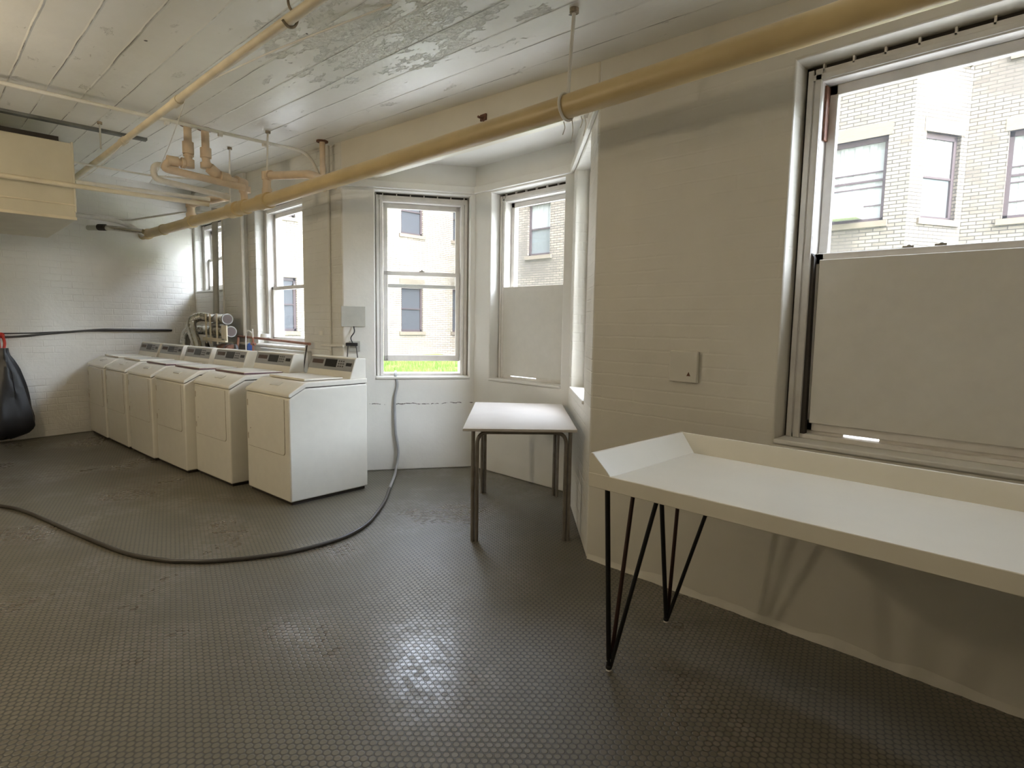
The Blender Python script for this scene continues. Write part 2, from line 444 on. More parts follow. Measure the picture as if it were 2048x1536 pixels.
# floor
f = MB(); f.box((-9.3, -3.8, -.2), (3.3, 4.05, 0)); tag(f.build('floor', M_FLOOR, smooth=False), kind='structure')
# ceiling (slightly out of level)
c = MB()
def sheared(c, x0, x1, y0, y1, fz, t):
    p = [c.v(q) for q in ((x0,y0,fz(x0)),(x1,y0,fz(x1)),(x1,y1,fz(x1)),(x0,y1,fz(x0)),(x0,y0,fz(x0)+t),(x1,y0,fz(x1)+t),(x1,y1,fz(x1)+t),(x0,y1,fz(x0)+t))]
    for k in ((3,2,1,0),(4,5,6,7),(0,1,5,4),(1,2,6,5),(2,3,7,6),(3,0,4,7)): c.bm.faces.new([p[i] for i in k])
sheared(c, -9.3, 3.3, -3.8, 2.9, CZ, .3)
tag(c.build('ceiling', M_CEIL, smooth=False), kind='structure')
c = MB(); c.prism([(-4.95, 2.80), (-2.0, 2.80), (-2.75, 3.95), (-4.45, 3.95)], 2.82, 3.1, axis=2)
tag(c.build('ceiling_bay', M_PLAST, smooth=False), kind='structure')
# walls
wallseg('wall_right', DR0, (3.0, 2.728), 1, 0, 3.2, [(1.05, 2.33, .86, 2.53)], M_WALLR)
wallseg('wall_back', (-8.9, 2.68), DL0, 1, 0, 3.3, [(.06, 1.17, 1.74, 2.66), (2.12, 3.33, 1.10, 2.64)], M_WALL)
wallseg('wall_bay_left', DL0, DL1, 1, 0, 3.1, [(.285, 1.155, .86, 2.56)], M_BAYL, e1=.14)
wallseg('wall_bay_back', DL1, DR1, 1, 0, 3.1, [(.215, 1.08, .86, 2.56)], M_PLAST, e0=.1, e1=.1)
wallseg('wall_bay_right', DR0, DR1, -1, 0, 3.1, [(.34, 1.22, .88, 2.56)], M_WALL, e1=.1)
wallseg('wall_left', (-8.9, 2.72), (-7.63, -3.6), -1, 0, 3.3, [], M_FAR)
wallseg('wall_front', (-8.0, -3.5), (3.0, -3.5), -1, 0, 3.3, [], M_PLAST)
wallseg('wall_near', (3.0, -3.6), (3.0, 2.9), -1, 0, 3.3, [], M_PLAST)
b = MB(); b.box((-17.4, -4, 3.32), (6.3, 3.0, 16.5)); tag(b.build('wall_upper', M_FAC, smooth=False), kind='structure')  # unseen upper storeys, raised to keep skylight off the facade opposite
# beam over the bay opening
m, L = local(DL0, DR0, 1); b = MB(m); b.box((0, 0, 2.655), (L, .26, 3.1)); tag(b.build('trim_beam', painted_brick('beam_paint', (.74, .69, .58), .25, smooth_below=99), smooth=False, bevel=.012), kind='structure')
# raised plaster band above the bay windows
for i, (A, B, s) in enumerate(((DL0, DL1, 1), (DL1, DR1, 1), (DR0, DR1, -1))):
    m, L = local(A, B, s); b = MB(m); b.box((.0, -.03, 2.575), (L, 0, 2.64)); tag(b.build('trim_%d' % (i+1), M_PLAST, smooth=False, bevel=.008), kind='structure')
# small diagonal brace board beside the bay head
b = MB(); b.prism([(-2.10, 2.745), (-2.085, 2.76), (-2.33, 3.02), (-2.345, 3.0)], 2.40, 2.66, axis=2)
tag(b.build('trim_4', M_PLAST, smooth=False), kind='structure')
# pilaster behind the washers
b = MB(); b.box((-7.70, 2.64, 0), (-6.98, 2.68, 3.05)); b.box((-5.57, 2.655, 0), (-5.05, 2.68, 3.0)); tag(b.build('trim_5', M_WALL, smooth=False, bevel=.01), kind='structure')
# irregular painted edge along the foot of the right wall
b = MB()
xs = [-2.07+i*.045 for i in range(114)]
rows = []
for x in xs:
    h = .004+.022*abs(math.sin(x*3.1)*math.sin(x*7.7+1))+.010*random.random(); d = .002+.010*random.random()+.006*abs(math.sin(x*5.3))
    rows.append([b.v((x, 2.728, h+.02)), b.v((x, 2.728-d*.5, h)), b.v((x, 2.728-d, 0.0)), b.v((x, 2.74, 0.0))])
for p, q in zip(rows, rows[1:]):
    for j in range(3): b.bm.faces.new((p[j], q[j], q[j+1], p[j+1]))
tag(b.build('baseboard_right', M_WALLR), kind='structure')

# ------------------------------------------------------------------ windows
def window(idx, A, B, side, hole, zt, lower='sash', raise_=0., slats=True, mull=None):
    m, L = local(A, B, side); a, b_, z0, z1 = hole
    ctr = m @ Vector(((a+b_)/2, .15, z0))
    root = thing('window_%d' % idx, ctr, None, None, kind='structure')
    W = b_-a; R = .11                       # frame set back from the wall face
    # sill
    s = MB(m); s.box((a+.001, -.012, z0-.0), (b_-.001, TH+.04, z0+.022)); s.build('sill', M_PLAST, root, bevel=.006)
    # outer box frame with a groove
    fr = MB(m); cw = .062
    za, zb = z0+.022, z1-.02
    for (u0, u1) in ((a+.012, a+.012+cw), (b_-.012-cw, b_-.012)):
        fr.box((u0, R, za), (u1, TH-.02, zb)); 
        um = u0+cw*.42
        fr.box((u0+.002, R-.008, za), (um, R, zb)); fr.box((um+.006, R-.008, za), (u1-.002, R, zb))
    fr.box((a+.012, R, zb-.055), (b_-.012, TH-.02, zb)); fr.box((a+.03, R-.008, zb-.048), (b_-.03, R, zb-.022))
    fr.box((a+.012, R+.0, za), (b_-.012, TH-.02, za+.022))
    fr.build('frame', M_WOOD, root, bevel=.003)
    g = MB(m); g.box((a, R+.02, z0+.022), (a+.014, TH-.03, z1)); g.box((b_-.014, R+.02, z0+.022), (b_, TH-.03, z1)); g.build('side_gap', M_DARK if idx == 5 else M_WOOD, root)
    g = MB(m); g.box((a, R+.02, z1-.022), (b_, TH-.03, z1)); g.build('gap', M_DARK, root)
    # nailed lath strips across the gap at the head
    if slats:
        sl = MB(m); n = int(W/.11)
        for k in range(n): 
            u = a+.07+k*(W-.12)/max(1, n-1); sl.box((u, R-.0, z1-.03), (u+.008, R+.03, z1-.0005))
        sl.build('clip', M_WOOD, root)
    u0, u1 = a+.012+cw, b_-.012-cw; zA, zB = za+.022, zb-.055
    mid = zt
    def sash(name, w0, w1, p, q, gl=True, st=.042, top=.036, bot=.05, lab=None):
        s = MB(m)
        s.box((u0+.003, w0, p), (u0+st, w1, q)); s.box((u1-st, w0, p), (u1-.003, w1, q))
        s.box((u0+.003, w0, p), (u1-.003, w1, p+bot)); s.box((u0+.003, w0, q-top), (u1-.003, w1, q))
        o = s.build(name, M_WOOD, root, bevel=.004)
        if gl:
            g = MB(m); wm = (w0+w1)/2; g.box((u0+st-.005, wm-.002, p+bot-.005), (u1-st+.005, wm+.002, q-top+.005)); g.build('pane', M_GLASS, o)
        return o
    # upper sash (outer track), lower sash or board (inner track)
    sash('upper_sash', R+.075, R+.11, mid-.035, zB, top=.045, bot=.035)
    if lower == 'sash':
        o = sash('lower_sash', R+.032, R+.067, zA+raise_, mid+raise_, top=.038, bot=.055)
        lk = MB(m); um = (u0+u1)/2; lk.box((um-.025, R+.035, mid+raise_), (um+.02, R+.06, mid+raise_+.008)); lk.cyl((um, R+.048, mid+raise_+.006), (um, R+.048, mid+raise_+.018), .009, 10); lk.build('sash_lock', M_METAL, root)
    elif lower == 'board':
        o = sash('lower_sash', R+.032, R+.067, zA+.012, mid+.0, gl=False, top=.05, bot=.055)
        bd = MB(m); bd.box((u0+.03, R+.014, zA+.05), (u1-.03, R+.034, mid-.03)); bd.build('board_panel', M_BOARD, root, bevel=.003)
        for (p_, q_) in ((u0+.003, u0+.17), (u0+.31, u1-.003)):
            ws = MB(m); ws.box((p_, R+.04, zA-.002), (q_, R+.06, zA+.014)); ws.build('weather_strip', M_WOOD, root)
        lk = MB(m)
        for um in (u0+.36, u0+.47):
            lk.box((um-.022, R+.038, mid), (um+.018, R+.06, mid+.008)); lk.sphere((um, R+.048, mid+.010), .007, (1.2, 1, .8))
        lk.build('sash_lock', M_METAL, root)
        dk = MB(m); dk.prism([(u0+.001, zA), (u0+.020, zA), (u0+.013, mid-.02), (u0+.001, mid)], R-.003, R+.030, axis=1); dk.build('gap_shade', M_DARK, root)  # solid dark strip standing in for the shaded gap beside the board
        dk = MB(m); dk.box((u0+.001, R+.03, zB-.24), (u0+.010, R+.074, zB-.01)); dk.build('raw_edge', M_RUST, root)
    elif lower == 'flat':
        bd = MB(m); bd.box((u0-.01, R-.006, zA+.008), (u1+.01, R+.016, mid+.02)); bd.build('board_panel', M_BOARD, root, bevel=.002)
        for (p_, q_) in ((u0-.01, u0+.10), (u0+.42, u1+.01)):
            ws = MB(m); ws.box((p_, R-.004, zA-.002), (q_, R+.012, zA+.010)); ws.build('weather_strip', M_WOOD, root)
    return root
w1 = window(1, DL0, DL1, 1, (.285, 1.155, .86, 2.56), 1.745, raise_=.115)
w2 = window(2, DL1, DR1, 1, (.215, 1.08, .86, 2.56), 1.70, lower='flat')
w3 = window(3, (-8.9, 2.68), DL0, 1, (2.12, 3.33, 1.10, 2.64), 1.76, slats=False)
w4 = window(4, (-8.9, 2.68), DL0, 1, (.06, 1.17, 1.74, 2.66), 2.2, slats=False)
w5 = window(5, DR0, (3.0, 2.728), 1, (1.05, 2.33, .86, 2.53), 1.72, lower='board')
w6 = window(6, DR0, DR1, -1, (.34, 1.22, .88, 2.56), 1.72)

# ------------------------------------------------------------------ washing machines
def make_washer(label):
    W, D = .69, .685
    t = thing('washing_machine', (0, 0, 0), label, 'washing machine', group='top-loading washers in a row')
    h = W/2; y0 = -D/2
    Y = lambda y: y0+y
    b = MB(); b.prism([(Y(0), .025), (Y(0), .806), (Y(.012), .812), (Y(.135), .878), (Y(D), .880), (Y(D), .025)], -h, h, axis=0)
    b.build('cabinet', M_ENAM, t, bevel=.012, bseg=3)
    b = MB(); b.prism([(Y(.02), 0.0), (Y(.02), .03), (Y(D-.02), .03), (Y(D-.02), 0.0)], -h+.02, h-.02, axis=0)
    b.build('base', M_DARK, t)
    b = MB(); b.prism([(Y(.012), .800), (Y(.014), .818), (Y(.14), .886), (Y(D-.012), .888), (Y(D-.012), .86), (Y(.14), .86)], -h+.008, h-.008, axis=0)
    b.build('seam', M_DARK, t)
    b = MB(); b.prism([(Y(-.002), .816), (Y(-.002), .836), (Y(.008), .846), (Y(.128), .916), (Y(.145), .922), (Y(D), .924), (Y(D), .885), (Y(.14), .884), (Y(.012), .817)], -h-.002, h+.002, axis=0)
    b.build('top_deck', M_ENAM, t, bevel=.006, bseg=3)
    # front service panel with its dark outline
    def rr(u0, u1, z0, z1, r=.03):
        pts = [(u0, z1), (u0, z0)]
        for k in range(7):
            a = -math.pi/2 + k*math.pi/12; pts.append((u1-r+r*math.cos(a), z0+r+r*math.sin(a)))
        return pts+[(u1, z1)]
    b = MB(); b.prism(rr(-h+.028, h-.066, .372, .800), Y(.004), Y(-.0015), axis=1); pl0 = b.build('panel_outline', M_DIRTY, t)
    b = MB(); b.prism(rr(-h+.030, h-.069, .375, .800), Y(.004), Y(-.0045), axis=1); pl = b.build('front_panel', M_ENAM, t, bevel=.0015)
    for z in (.43, .70):
        b = MB(); b.box((-h+.036, Y(-.0065), z), (-h+.042, Y(0), z+.05)); b.build('hinge', M_DIRTY, t)
    b = MB(); b.cyl((-h+.08, Y(-.006), .52), (-h+.08, Y(0), .52), .005, 8); b.build('screw', M_DIRTY, t)
    # lid
    b = MB(); b.prism([(Y(.165), .926), (Y(.165), .944), (Y(.505), .936), (Y(.505), .926)], -h+.07, h-.07, axis=0); li = b.build('lid', M_ENAM, t, bevel=.004)
    b = MB(); b.prism([(Y(.066), .878), (Y(.066), .8845), (Y(.104), .9055), (Y(.104), .898)], -.07, .07, axis=0); b.build('finger_grip', simple('grip_shade', (.60, .58, .52), .4), li)
    # console
    c0, c1 = -h+.012, h-.012
    b = MB(); b.prism([(Y(.530), .922), (Y(.585), 1.082), (Y(.597), 1.090), (Y(.682), 1.086), (Y(.682), .922)], c0, c1, axis=0)
    co = b.build('console', M_ENAM, t, bevel=.006, bseg=3)
    dy, dz = .055/.16, 1.0
    def face(u0, u1, z0, z1, off, name, mat, par):
        f = lambda z: Y(.530+(z-.922)*dy)
        b = MB(); b.prism([(f(z0)+.003, z0), (f(z0)-off, z0+off*dy), (f(z1)-off, z1+off*dy), (f(z1)+.003, z1)], u0, u1, axis=0)
        return b.build(name, mat, par)
    face(c0+.004, c1-.006, .980, 1.078, .0015, 'control_panel', M_PANEL, co)
    face(c0+.045, c0+.215, 1.024, 1.058, .0025, 'instruction_label', M_LABEL, co)
    face(c0+.245, c0+.420, 1.004, 1.066, .0030, 'display', M_BLACK, co)
    face(c0+.558, c0+.635, 1.020, 1.046, .0035, 'coin_slot', M_BLACK, co)
    for i in range(3):
        for j in range(3):
            face(c0+.442+i*.032, c0+.460+i*.032, 1.008+j*.021, 1.019+j*.021, .0030, 'button', M_BTN, co)
    for x in (-h+.05, h-.05):
        b = MB(); b.cyl((x, Y(.05), 0), (x, Y(.05), .03), .02, 10); b.build('foot', M_BLACK, t)
    return t
WL = ['white washing machine nearest the bay window, at the near end of the row',
      'white washing machine second from the near end, set slightly back behind the nearest one',
      'white washing machine third from the near end of the row, dark lid edge showing',
      'white washing machine fourth from the near end, in front of the foil ducts',
      'white washing machine fifth from the near end, second from the brick end wall',
      'white washing machine at the far end of the row, against the brick end wall']
FR = [(-4.186, 1.867, 4), (-5.00, 1.73, 4.5), (-5.70, 1.595, 4.5), (-6.42, 1.51, 3.5), (-7.17, 1.455, 3.5), (-7.885, 1.40, 3)]
w0 = make_washer(WL[0])
for i, (x, y, a) in enumerate(FR):
    w = w0 if i == 0 else copy_tree(w0)
    a = math.radians(a); u = Vector((math.cos(a), math.sin(a), 0)); v = Vector((-math.sin(a), math.cos(a), 0))
    w.location = Vector((x, y, 0)) - u*.345 + v*.3425; w.rotation_euler = (0, 0, a); w['label'] = WL[i]
    if i in (1, 2, 3):
        b = MB(Matrix.LocRotScale(w.location, w.rotation_euler, None)); b.prism([(-.1815, .9245), (-.1815, .9375), (.164, .930), (.164, .9245)], -.280, .281, axis=0); b.build('lid_rim', M_SEAM, w)

# ------------------------------------------------------------------ folding table in the bay
c2 = [(-2.737, 2.31), (-2.250, 2.825), (-3.085, 3.665), (-3.620, 3.19)]
t = thing('table', (-2.93, 3.0, 0), 'small white-topped table with bent metal tube legs in the bay', 'table')
b = MB(); b.prism(c2, .722, .740, axis=2); b.build('tabletop', M_TTOP, t, bevel=.003)
L4 = [Vector((-2.745, 2.405, 0)), Vector((-2.335, 2.862, 0)), Vector((-3.045, 3.575, 0)), Vector((-3.525, 3.185, 0))]
cen = sum(L4, Vector())/4
for i, p in enumerate(L4):
    q = L4[(i+1) % 4] if i in (0, 2) else L4[(i-1) % 4]
    r = L4[(i-1) % 4] if i in (0, 2) else L4[(i+1) % 4]
    d = (q-p).normalized(); e = (r-p).normalized()
    b = MB(); b.tube([p, p+Vector((0, 0, .720))], .0125, 12)
    s = p+d*.026; b.tube(path([s, s+Vector((0, 0, .705)), s+d*((q-p).length/2-.026)+Vector((0, 0, .705))], .075, 7), .0125, 12)
    s = p+e*.026; b.tube([s, s+Vector((0, 0, .70))], .011, 12)
    b.build('leg', M_STEEL, t)
for i in (1, 3):
    p, q = L4[i], L4[(i+1) % 4]
    b = MB(); d = (q-p).normalized(); z = Vector((0, 0, .705)); b.tube([p+d*.05+z, q-d*.05+z], .011, 10); b.build('rail', M_STEEL, t)

# ------------------------------------------------------------------ laminate folding tray on hairpin legs
X0, X1, YA, YB = -1.352, .46, 1.775, 2.462
t = thing('folding_table', ((X0+X1)/2, (YA+YB)/2, 0), 'long cream laundry folding table with raised rim below the big window', 'table')
b = MB()
b.box((X0+.012, YA+.012, .772), (X1-.012, YB-.012, .822)); b.build('tabletop', M_TRAY, t)
b = MB(); b.box((X0, YA-.002, .768), (X1, YA+.014, .8235)); b.build('front_edge', M_TRAY, t, bevel=.003)
b = MB(); b.prism([(X0, .768), (X0, .892), (X0+.006, .9), (X0+.016, .9), (X0+.100, .8225), (X0+.10, .768)], YA, YB, axis=1); b.build('end_rim', M_TRAY, t, bevel=.003)
b = MB(); b.prism([(X1, .768), (X1, .892), (X1-.006, .9), (X1-.016, .9), (X1-.100, .8225), (X1-.10, .768)], YA, YB, axis=1); b.build('end_rim', M_TRAY, t, bevel=.003)
b = MB(); b.prism([(YB, .768), (YB, .892), (YB-.005, .9), (YB-.014, .9), (YB-.055, .8225), (YB-.055, .768)], X0+.001, X1-.001, axis=0); b.build('back_rim', M_TRAY, t, bevel=.003)
def hairpin(foot, tops):
    f = Vector(foot); root = None
    b = MB(); b.tube([f+Vector((0, 0, .012)), tops[0]], .0105, 10); b.tube([f+Vector((.006, .004, .02)), tops[2]], .0085, 10); b.sphere(f+Vector((0, 0, .014)), .0135, (1, 1, 1))
    c = Vector(tops[0])*.34+Vector(tops[1])*.33+Vector(tops[2])*.33
    b.box((c.x-.10, c.y-.10, .764), (c.x+.10, c.y+.06, .769))
    leg = b.build('leg', M_BLKLEG, t)
    b = MB(); b.tube([f+Vector((.004, .006, .03)), tops[1]], .0088, 10); b.build('brace_rod', M_BRNLEG, leg)
    b = MB(); b.tube([f+Vector((-.001, .0, .040)), f+Vector((-.001, 0, .052))], .0118, 10); b.cyl(f, f+Vector((0, 0, .008)), .012, 10, .010); b.build('foot_tape', M_WPIPE, leg)
hairpin((-1.30, 1.876, 0), [(-1.31, 1.84, .768), (-1.289, 2.0, .768), (-1.112, 1.885, .768)])
hairpin((-1.346, 2.395, 0), [(-1.325, 2.25, .768), (-1.29, 2.37, .768), (-1.096, 2.35, .768)])
hairpin((.40, 1.876, 0), [(.41, 1.84, .768), (.39, 2.0, .768), (.21, 1.9, .768)])
hairpin((.40, 2.395, 0), [(.40, 2.25, .768), (.38, 2.37, .768), (.19, 2.35, .768)])

# ------------------------------------------------------------------ pipes
ZC = CZ
# main drain pipe with couplings, reducing branches
MP = lambda x: Vector((x, 2.05+.0185*(x+8.76) if x < -5 else min(2.185, 2.12+.021*(x+5)), (2.435-.0133*(x+8.76)) if x < -5 else (2.385+.003*(x+5) if x < -2 else 2.394)))
t = thing('drain_pipe', MP(-4.5), 'large tan drain pipe running the length of the window wall under the ceiling', 'pipe')
b = MB(); b.tube([MP(x) for x in (-8.775, -7.4, -6.2, -5, -4, -3, -2, -1.5, -1, -.5, 0, .8, 1.6, 2.98)], .0535, 20); b.build('main_run', M_PIPE, t)
def sleeve(x, w, r, mat=M_PIPE):
    b = MB(); b.tube([MP(x-w/2), MP(x-w/2+.004), MP(x+w/2-.004), MP(x+w/2)], r, 20, True, [r-.006, r, r, r-.006]); b.build('coupling', mat, t)
for x, w, r in ((-5.12, .17, .067), (-5.55, .10, .065), (-5.78, .17, .069), (-6.95, .14, .064), (-8.55, .10, .064), (-7.9, .06, .062)): sleeve(x, w, r)
def ell(name, pts, r, mat, par, fil=.05, hubs=()):
    b = MB(); P = path(pts, fil); b.tube(P, r, 14)
    for (p, q) in hubs: b.cyl(p, q, r*1.22, 16)
    return b.build(name, mat, par)
V = Vector
# tee above the second coupling with its sloping branch
a0 = MP(-5.08)
ell('branch', [a0, a0+V((0, 0, .205)), a0+V((.62, .08, .13)), V((-4.46, 2.42, 2.47))], .033, M_PIPE2, t, .05, [(a0+V((0, 0, .05)), a0+V((0, 0, .10))), (a0+V((0, 0, .17)), a0+V((0, 0, .235))), (a0+V((.03, .003, .205)), a0+V((.07, .006, .200)))])
a1 = MP(-6.95)
ell('branch', [a1, a1+V((0, 0, .19)), a1+V((.75, .10, .17))], .04, M_PIPE2, t, .05, [(a1+V((0, 0, .05)), a1+V((0, 0, .09))), (a1+V((0, 0, .15)), a1+V((0, 0, .215)))])
# double stack dropping from the ceiling and joining the drain
s = thing('waste_pipe', (-5.45, 1.63, 2.6), 'peach offset waste pipe dropping from the ceiling, left of the pair', 'pipe', group='ceiling waste pipe pair')
def flange(p, r, par):
    b = MB(); b.cyl(p, V(p)-V((0, 0, .012)), r, 18); b.build('ceiling_flange', M_RUST, par)
cz = ZC(-5.45)
pts = [(-5.45, 1.63, cz), (-5.45, 1.63, 2.655), (-5.45, 1.49, 2.655), (-5.45, 1.44, 2.585), (-5.45, 1.86, 2.555), (-5.47, 2.08, 2.545)]
ell('pipe_run', pts, .030, M_PIPE2, s, .05)
for a, c, r in (((-5.45, 1.63, 2.83), (-5.45, 1.63, 2.735), .043), ((-5.45, 1.63, 2.725), (-5.45, 1.63, 2.715), .040), ((-5.45, 1.63, 2.69), (-5.45, 1.63, 2.625), .043), ((-5.45, 1.60, 2.655), (-5.45, 1.575, 2.655), .043), ((-5.45, 1.55, 2.655), (-5.45, 1.47, 2.655), .040)):
    b = MB(); b.cyl(a, c, r, 18); b.build('coupling', M_PIPE2, s)
flange((-5.45, 1.63, cz), .055, s)
s = thing('waste_pipe', (-5.45, 1.765, 2.6), 'peach waste pipe dropping from the ceiling, right of the pair, elbowing into the drain', 'pipe', group='ceiling waste pipe pair')
pts = [(-5.45, 1.765, cz), (-5.45, 1.765, 2.67), (-5.46, 1.87, 2.60), (-5.52, 2.09, 2.585), (-5.55, 2.115, 2.40)]
ell('pipe_run', pts, .031, M_PIPE2, s, .05)
for a, c, r in (((-5.45, 1.765, 2.81), (-5.45, 1.765, 2.73), .043), ((-5.45, 1.765, 2.69), (-5.45, 1.765, 2.645), .045), ((-5.45, 1.79, 2.655), (-5.46, 1.85, 2.615), .045), ((-5.46, 1.87, 2.60), (-5.48, 1.95, 2.595), .050), ((-5.5, 2.02, 2.59), (-5.53, 2.105, 2.58), .052), ((-5.55, 2.115, 2.57), (-5.55, 2.115, 2.52), .050)):
    b = MB(); b.cyl(a, c, r, 18); b.build('coupling', M_PIPE2, s)
flange((-5.45, 1.765, cz), .060, s)
# thin straight pipes
def pipe(name, pts, r, mat, label, fil=.06, parts=(), group=None, cat='pipe'):
    P = path(pts, fil); c = P[len(P)//2]
    root = thing(name, c, label, cat, group=group)
    b = MB(); b.tube(P, r, 12); b.build('pipe_run', mat, root)
    for (nm, a, c2, rr, mt) in parts:
        b = MB(); b.cyl(a, c2, rr, 12); b.build(nm, mt, root)
    return root
pipe('overhead_pipe', [(-7.70, 1.19, 2.81), (-3.556, 1.2, 2.715), (-2.45, 1.2, 2.672), (-1.2, 1.2, 2.62), (2.9, 1.2, 2.5)], .023, M_PIPE3, 'cream overhead pipe crossing the ceiling toward the upper left of the room', parts=[('coupling', (-4.25, 1.2, 2.729), (-4.14, 1.2, 2.727), .029, M_PIPE3), ('coupling', (-5.60, 1.195, 2.762), (-5.50, 1.195, 2.760), .029, M_PIPE3)])
pipe('overhead_pipe', [(-5.1, -3.4, 2.868), (-5.1, .437, 2.862), (-5.1, 2.50, 2.866), (-5.0, 2.56, 2.64), (-5.0, 2.565, 2.52)], .014, M_WPIPE, 'thin white pipe clipped to the ceiling, bending down the wall beside the brown stub', fil=.12,
     parts=[('clip', (-5.1, y, 2.848), (-5.1, y+.03, 2.848), .019, M_WPIPE) for y in (.25, 1.37, 1.75, 2.1)])
pipe('overhead_pipe', [(-6.2, -3.4, 2.485), (-6.2, .963, 2.478), (-6.2, 2.02, 2.484)], .020, M_PIPE3, 'cream pipe passing just in front of the hanging duct')
pipe('overhead_pipe', [(-6.32, 1.0, 2.535), (-6.20, 2.03, 2.535)], .017, M_WPIPE, 'white pipe running beside the cream pipe from duct to drain pipe')
pipe('overhead_pipe', [(-6.6, 1.0, 2.755), (-6.6, 1.62, 2.748), (-5.9, 2.04, 2.66)], .009, M_WPIPE, 'thin grey pipe from the duct end toward the waste pipes')
pipe('overhead_pipe', [(-5.72, 1.60, 2.665), (-5.72, 1.44, 2.665), (-5.72, 1.44, 2.545), (-5.72, 2.04, 2.49)], .026, M_WPIPE, 'white hooked pipe with a U bend below the waste pipes', fil=.055, parts=[('collar', (-5.72, 1.595, 2.665), (-5.72, 1.625, 2.665), .032, M_WPIPE)])
pipe('overhead_pipe', [(-8.25, .6, 2.535), (-8.25, 1.66, 2.515), (-8.25, 1.86, 2.45), (-8.25, 1.93, 2.36)], .024, M_WPIPE, 'white pipe bending down near the end wall above the drain pipe end', fil=.1)
pipe('overhead_pipe', [(-8.45, .9, 2.60), (-8.35, 1.8, 2.54), (-7.9, 2.3, 2.66), (-7.2, 2.45, 2.60)], .012, M_WPIPE, 'thin bent white pipe crossing in the far ceiling corner', fil=.1)
pipe('overhead_pipe', [(-8.6, 1.45, 2.44), (-8.3, 1.62, 2.43), (-8.1, 1.9, 2.40)], .03, M_FOIL, 'short foil-wrapped pipe stub high on the end wall', fil=.05, parts=[('collar', (-8.45, 1.53, 2.44), (-8.36, 1.58, 2.435), .038, M_DARK)])
pipe('pipe_stub', [(-4.955, 2.56, ZC(-4.95)), (-4.955, 2.56, 2.60), (-4.955, 2.56, 2.52)], .024, M_PIPE2, 'short brown pipe stub dropping from the ceiling to the drain pipe', parts=[('ceiling_flange', (-4.955, 2.56, ZC(-4.955)), (-4.955, 2.56, ZC(-4.955)-.012), .05, M_RUST)])
# vertical pipes by the far windows
pipe('riser_pipe', [(-6.96, 2.61, 2.95), (-6.96, 2.61, 1.19)], .022, M_WPIPE, 'white vertical pipe on the brick pier between the two far windows')
pipe('riser_pipe', [(-7.70, 2.57, 2.72), (-7.76, 2.58, 1.9), (-7.80, 2.57, 1.05)], .035, M_GREYBOX, 'wide grey pipe standing in front of the short far window', parts=[('coupling', (-7.80, 2.57, 1.35), (-7.80, 2.57, 1.30), .045, M_WPIPE)])
pipe('riser_pipe', [(-7.52, 2.59, 2.70), (-7.58, 2.60, 1.20)], .010, M_WPIPE, 'thin white conduit right of the wide grey pipe at the short far window')
pipe('conduit', [(-5.215, 2.668, 2.80), (-5.215, 2.668, 1.27)], .009, M_GREYBOX, 'thin grey conduit running straight down the pilaster beside the washers', parts=[('junction', (-5.215, 2.66, 1.29), (-5.215, 2.66, 1.25), .03, M_WPIPE)])
pipe('conduit', [(-5.215, 2.655, 1.155), (-4.80, 2.655, 1.165)], .011, M_WPIPE, 'short white horizontal conduit leading to the wall outlet')
pipe('supply_pipe', [(-7.15, 2.60, 1.16), (-7.15, 2.60, 1.195), (-5.34, 2.60, 1.165)], .013, M_COPPER, 'reddish supply pipe running level under the tall far window', fil=.03)
pipe('supply_pipe', [(-7.25, 2.59, 1.115), (-5.40, 2.59, 1.105)], .015, M_WPIPE, 'white supply pipe just below the reddish one')
pipe('supply_pipe', [(-6.98, 2.54, 1.18), (-6.98, 2.52, .96)], .014, M_COPPER, 'short reddish pipe dropping behind the third washer')
# pale pipe-chase board under the tall window
b = MB(); b.box((-6.55, 2.615, .80), (-5.42, 2.65, 1.085)); tag(b.build('wall_board', M_BOARD, bevel=.004), 'pale painted board on the wall under the tall far window', 'board')
# hangers
def hanger(name, top, bot, r, mat, label, ring=None, group='pipe hanger rods'):
    root = thing(name, bot, label, 'pipe hanger', group=group)
    b = MB(); b.tube([top, bot], r, 8); b.build('rod', mat, root)
    b = MB(); b.cyl(top, V(top)-V((0, 0, .02)), r*2.6, 10); b.build('anchor', M_DIRTY, root)
    if ring:
        b = MB(); b.torus(ring[0], ring[1], ring[2], ring[3], 28, 8); b.build('ring', mat, root)
    return root
p = MP(-1.83)
hanger('pipe_hanger', (-1.83, 2.19, ZC(-1.83)), (-1.86, p.y+.01, p.z+.057), .0085, M_WPIPE, 'white rod and ring holding the drain pipe near the bay corner', ((-1.86, p.y, p.z), (1, .1, .05), .060, .007))
hanger('pipe_hanger', (-5.924, 2.13, ZC(-5.92)), (-5.94, 2.12, 2.45), .008, M_WPIPE, 'thin white rod hanging by the waste pipe elbow')
hanger('pipe_hanger', (-5.06, 2.13, ZC(-5.06)), (-5.09, 2.12, 2.45), .008, M_WPIPE, 'white rod hanging left of the drain branch elbow')
hanger('pipe_hanger', (-6.0, 1.13, ZC(-6)), (-6.0, 1.13, 2.774), .007, M_GREYBOX, 'grey rod hanging above the end of the duct')
p = V((-2.62, 1.2, 2.68))
b = MB(); b.tube(spline([(-2.60, 1.2, 2.84), (-2.605, 1.2, 2.74), (-2.60, 1.235, 2.70), (-2.61, 1.23, 2.665), (-2.61, 1.2, 2.650), (-2.61, 1.172, 2.67)]), .006, 8)
tag(b.build('pipe_hook', M_DIRTY), 'bent wire hook holding the cream overhead pipe near the top edge', 'pipe hanger')
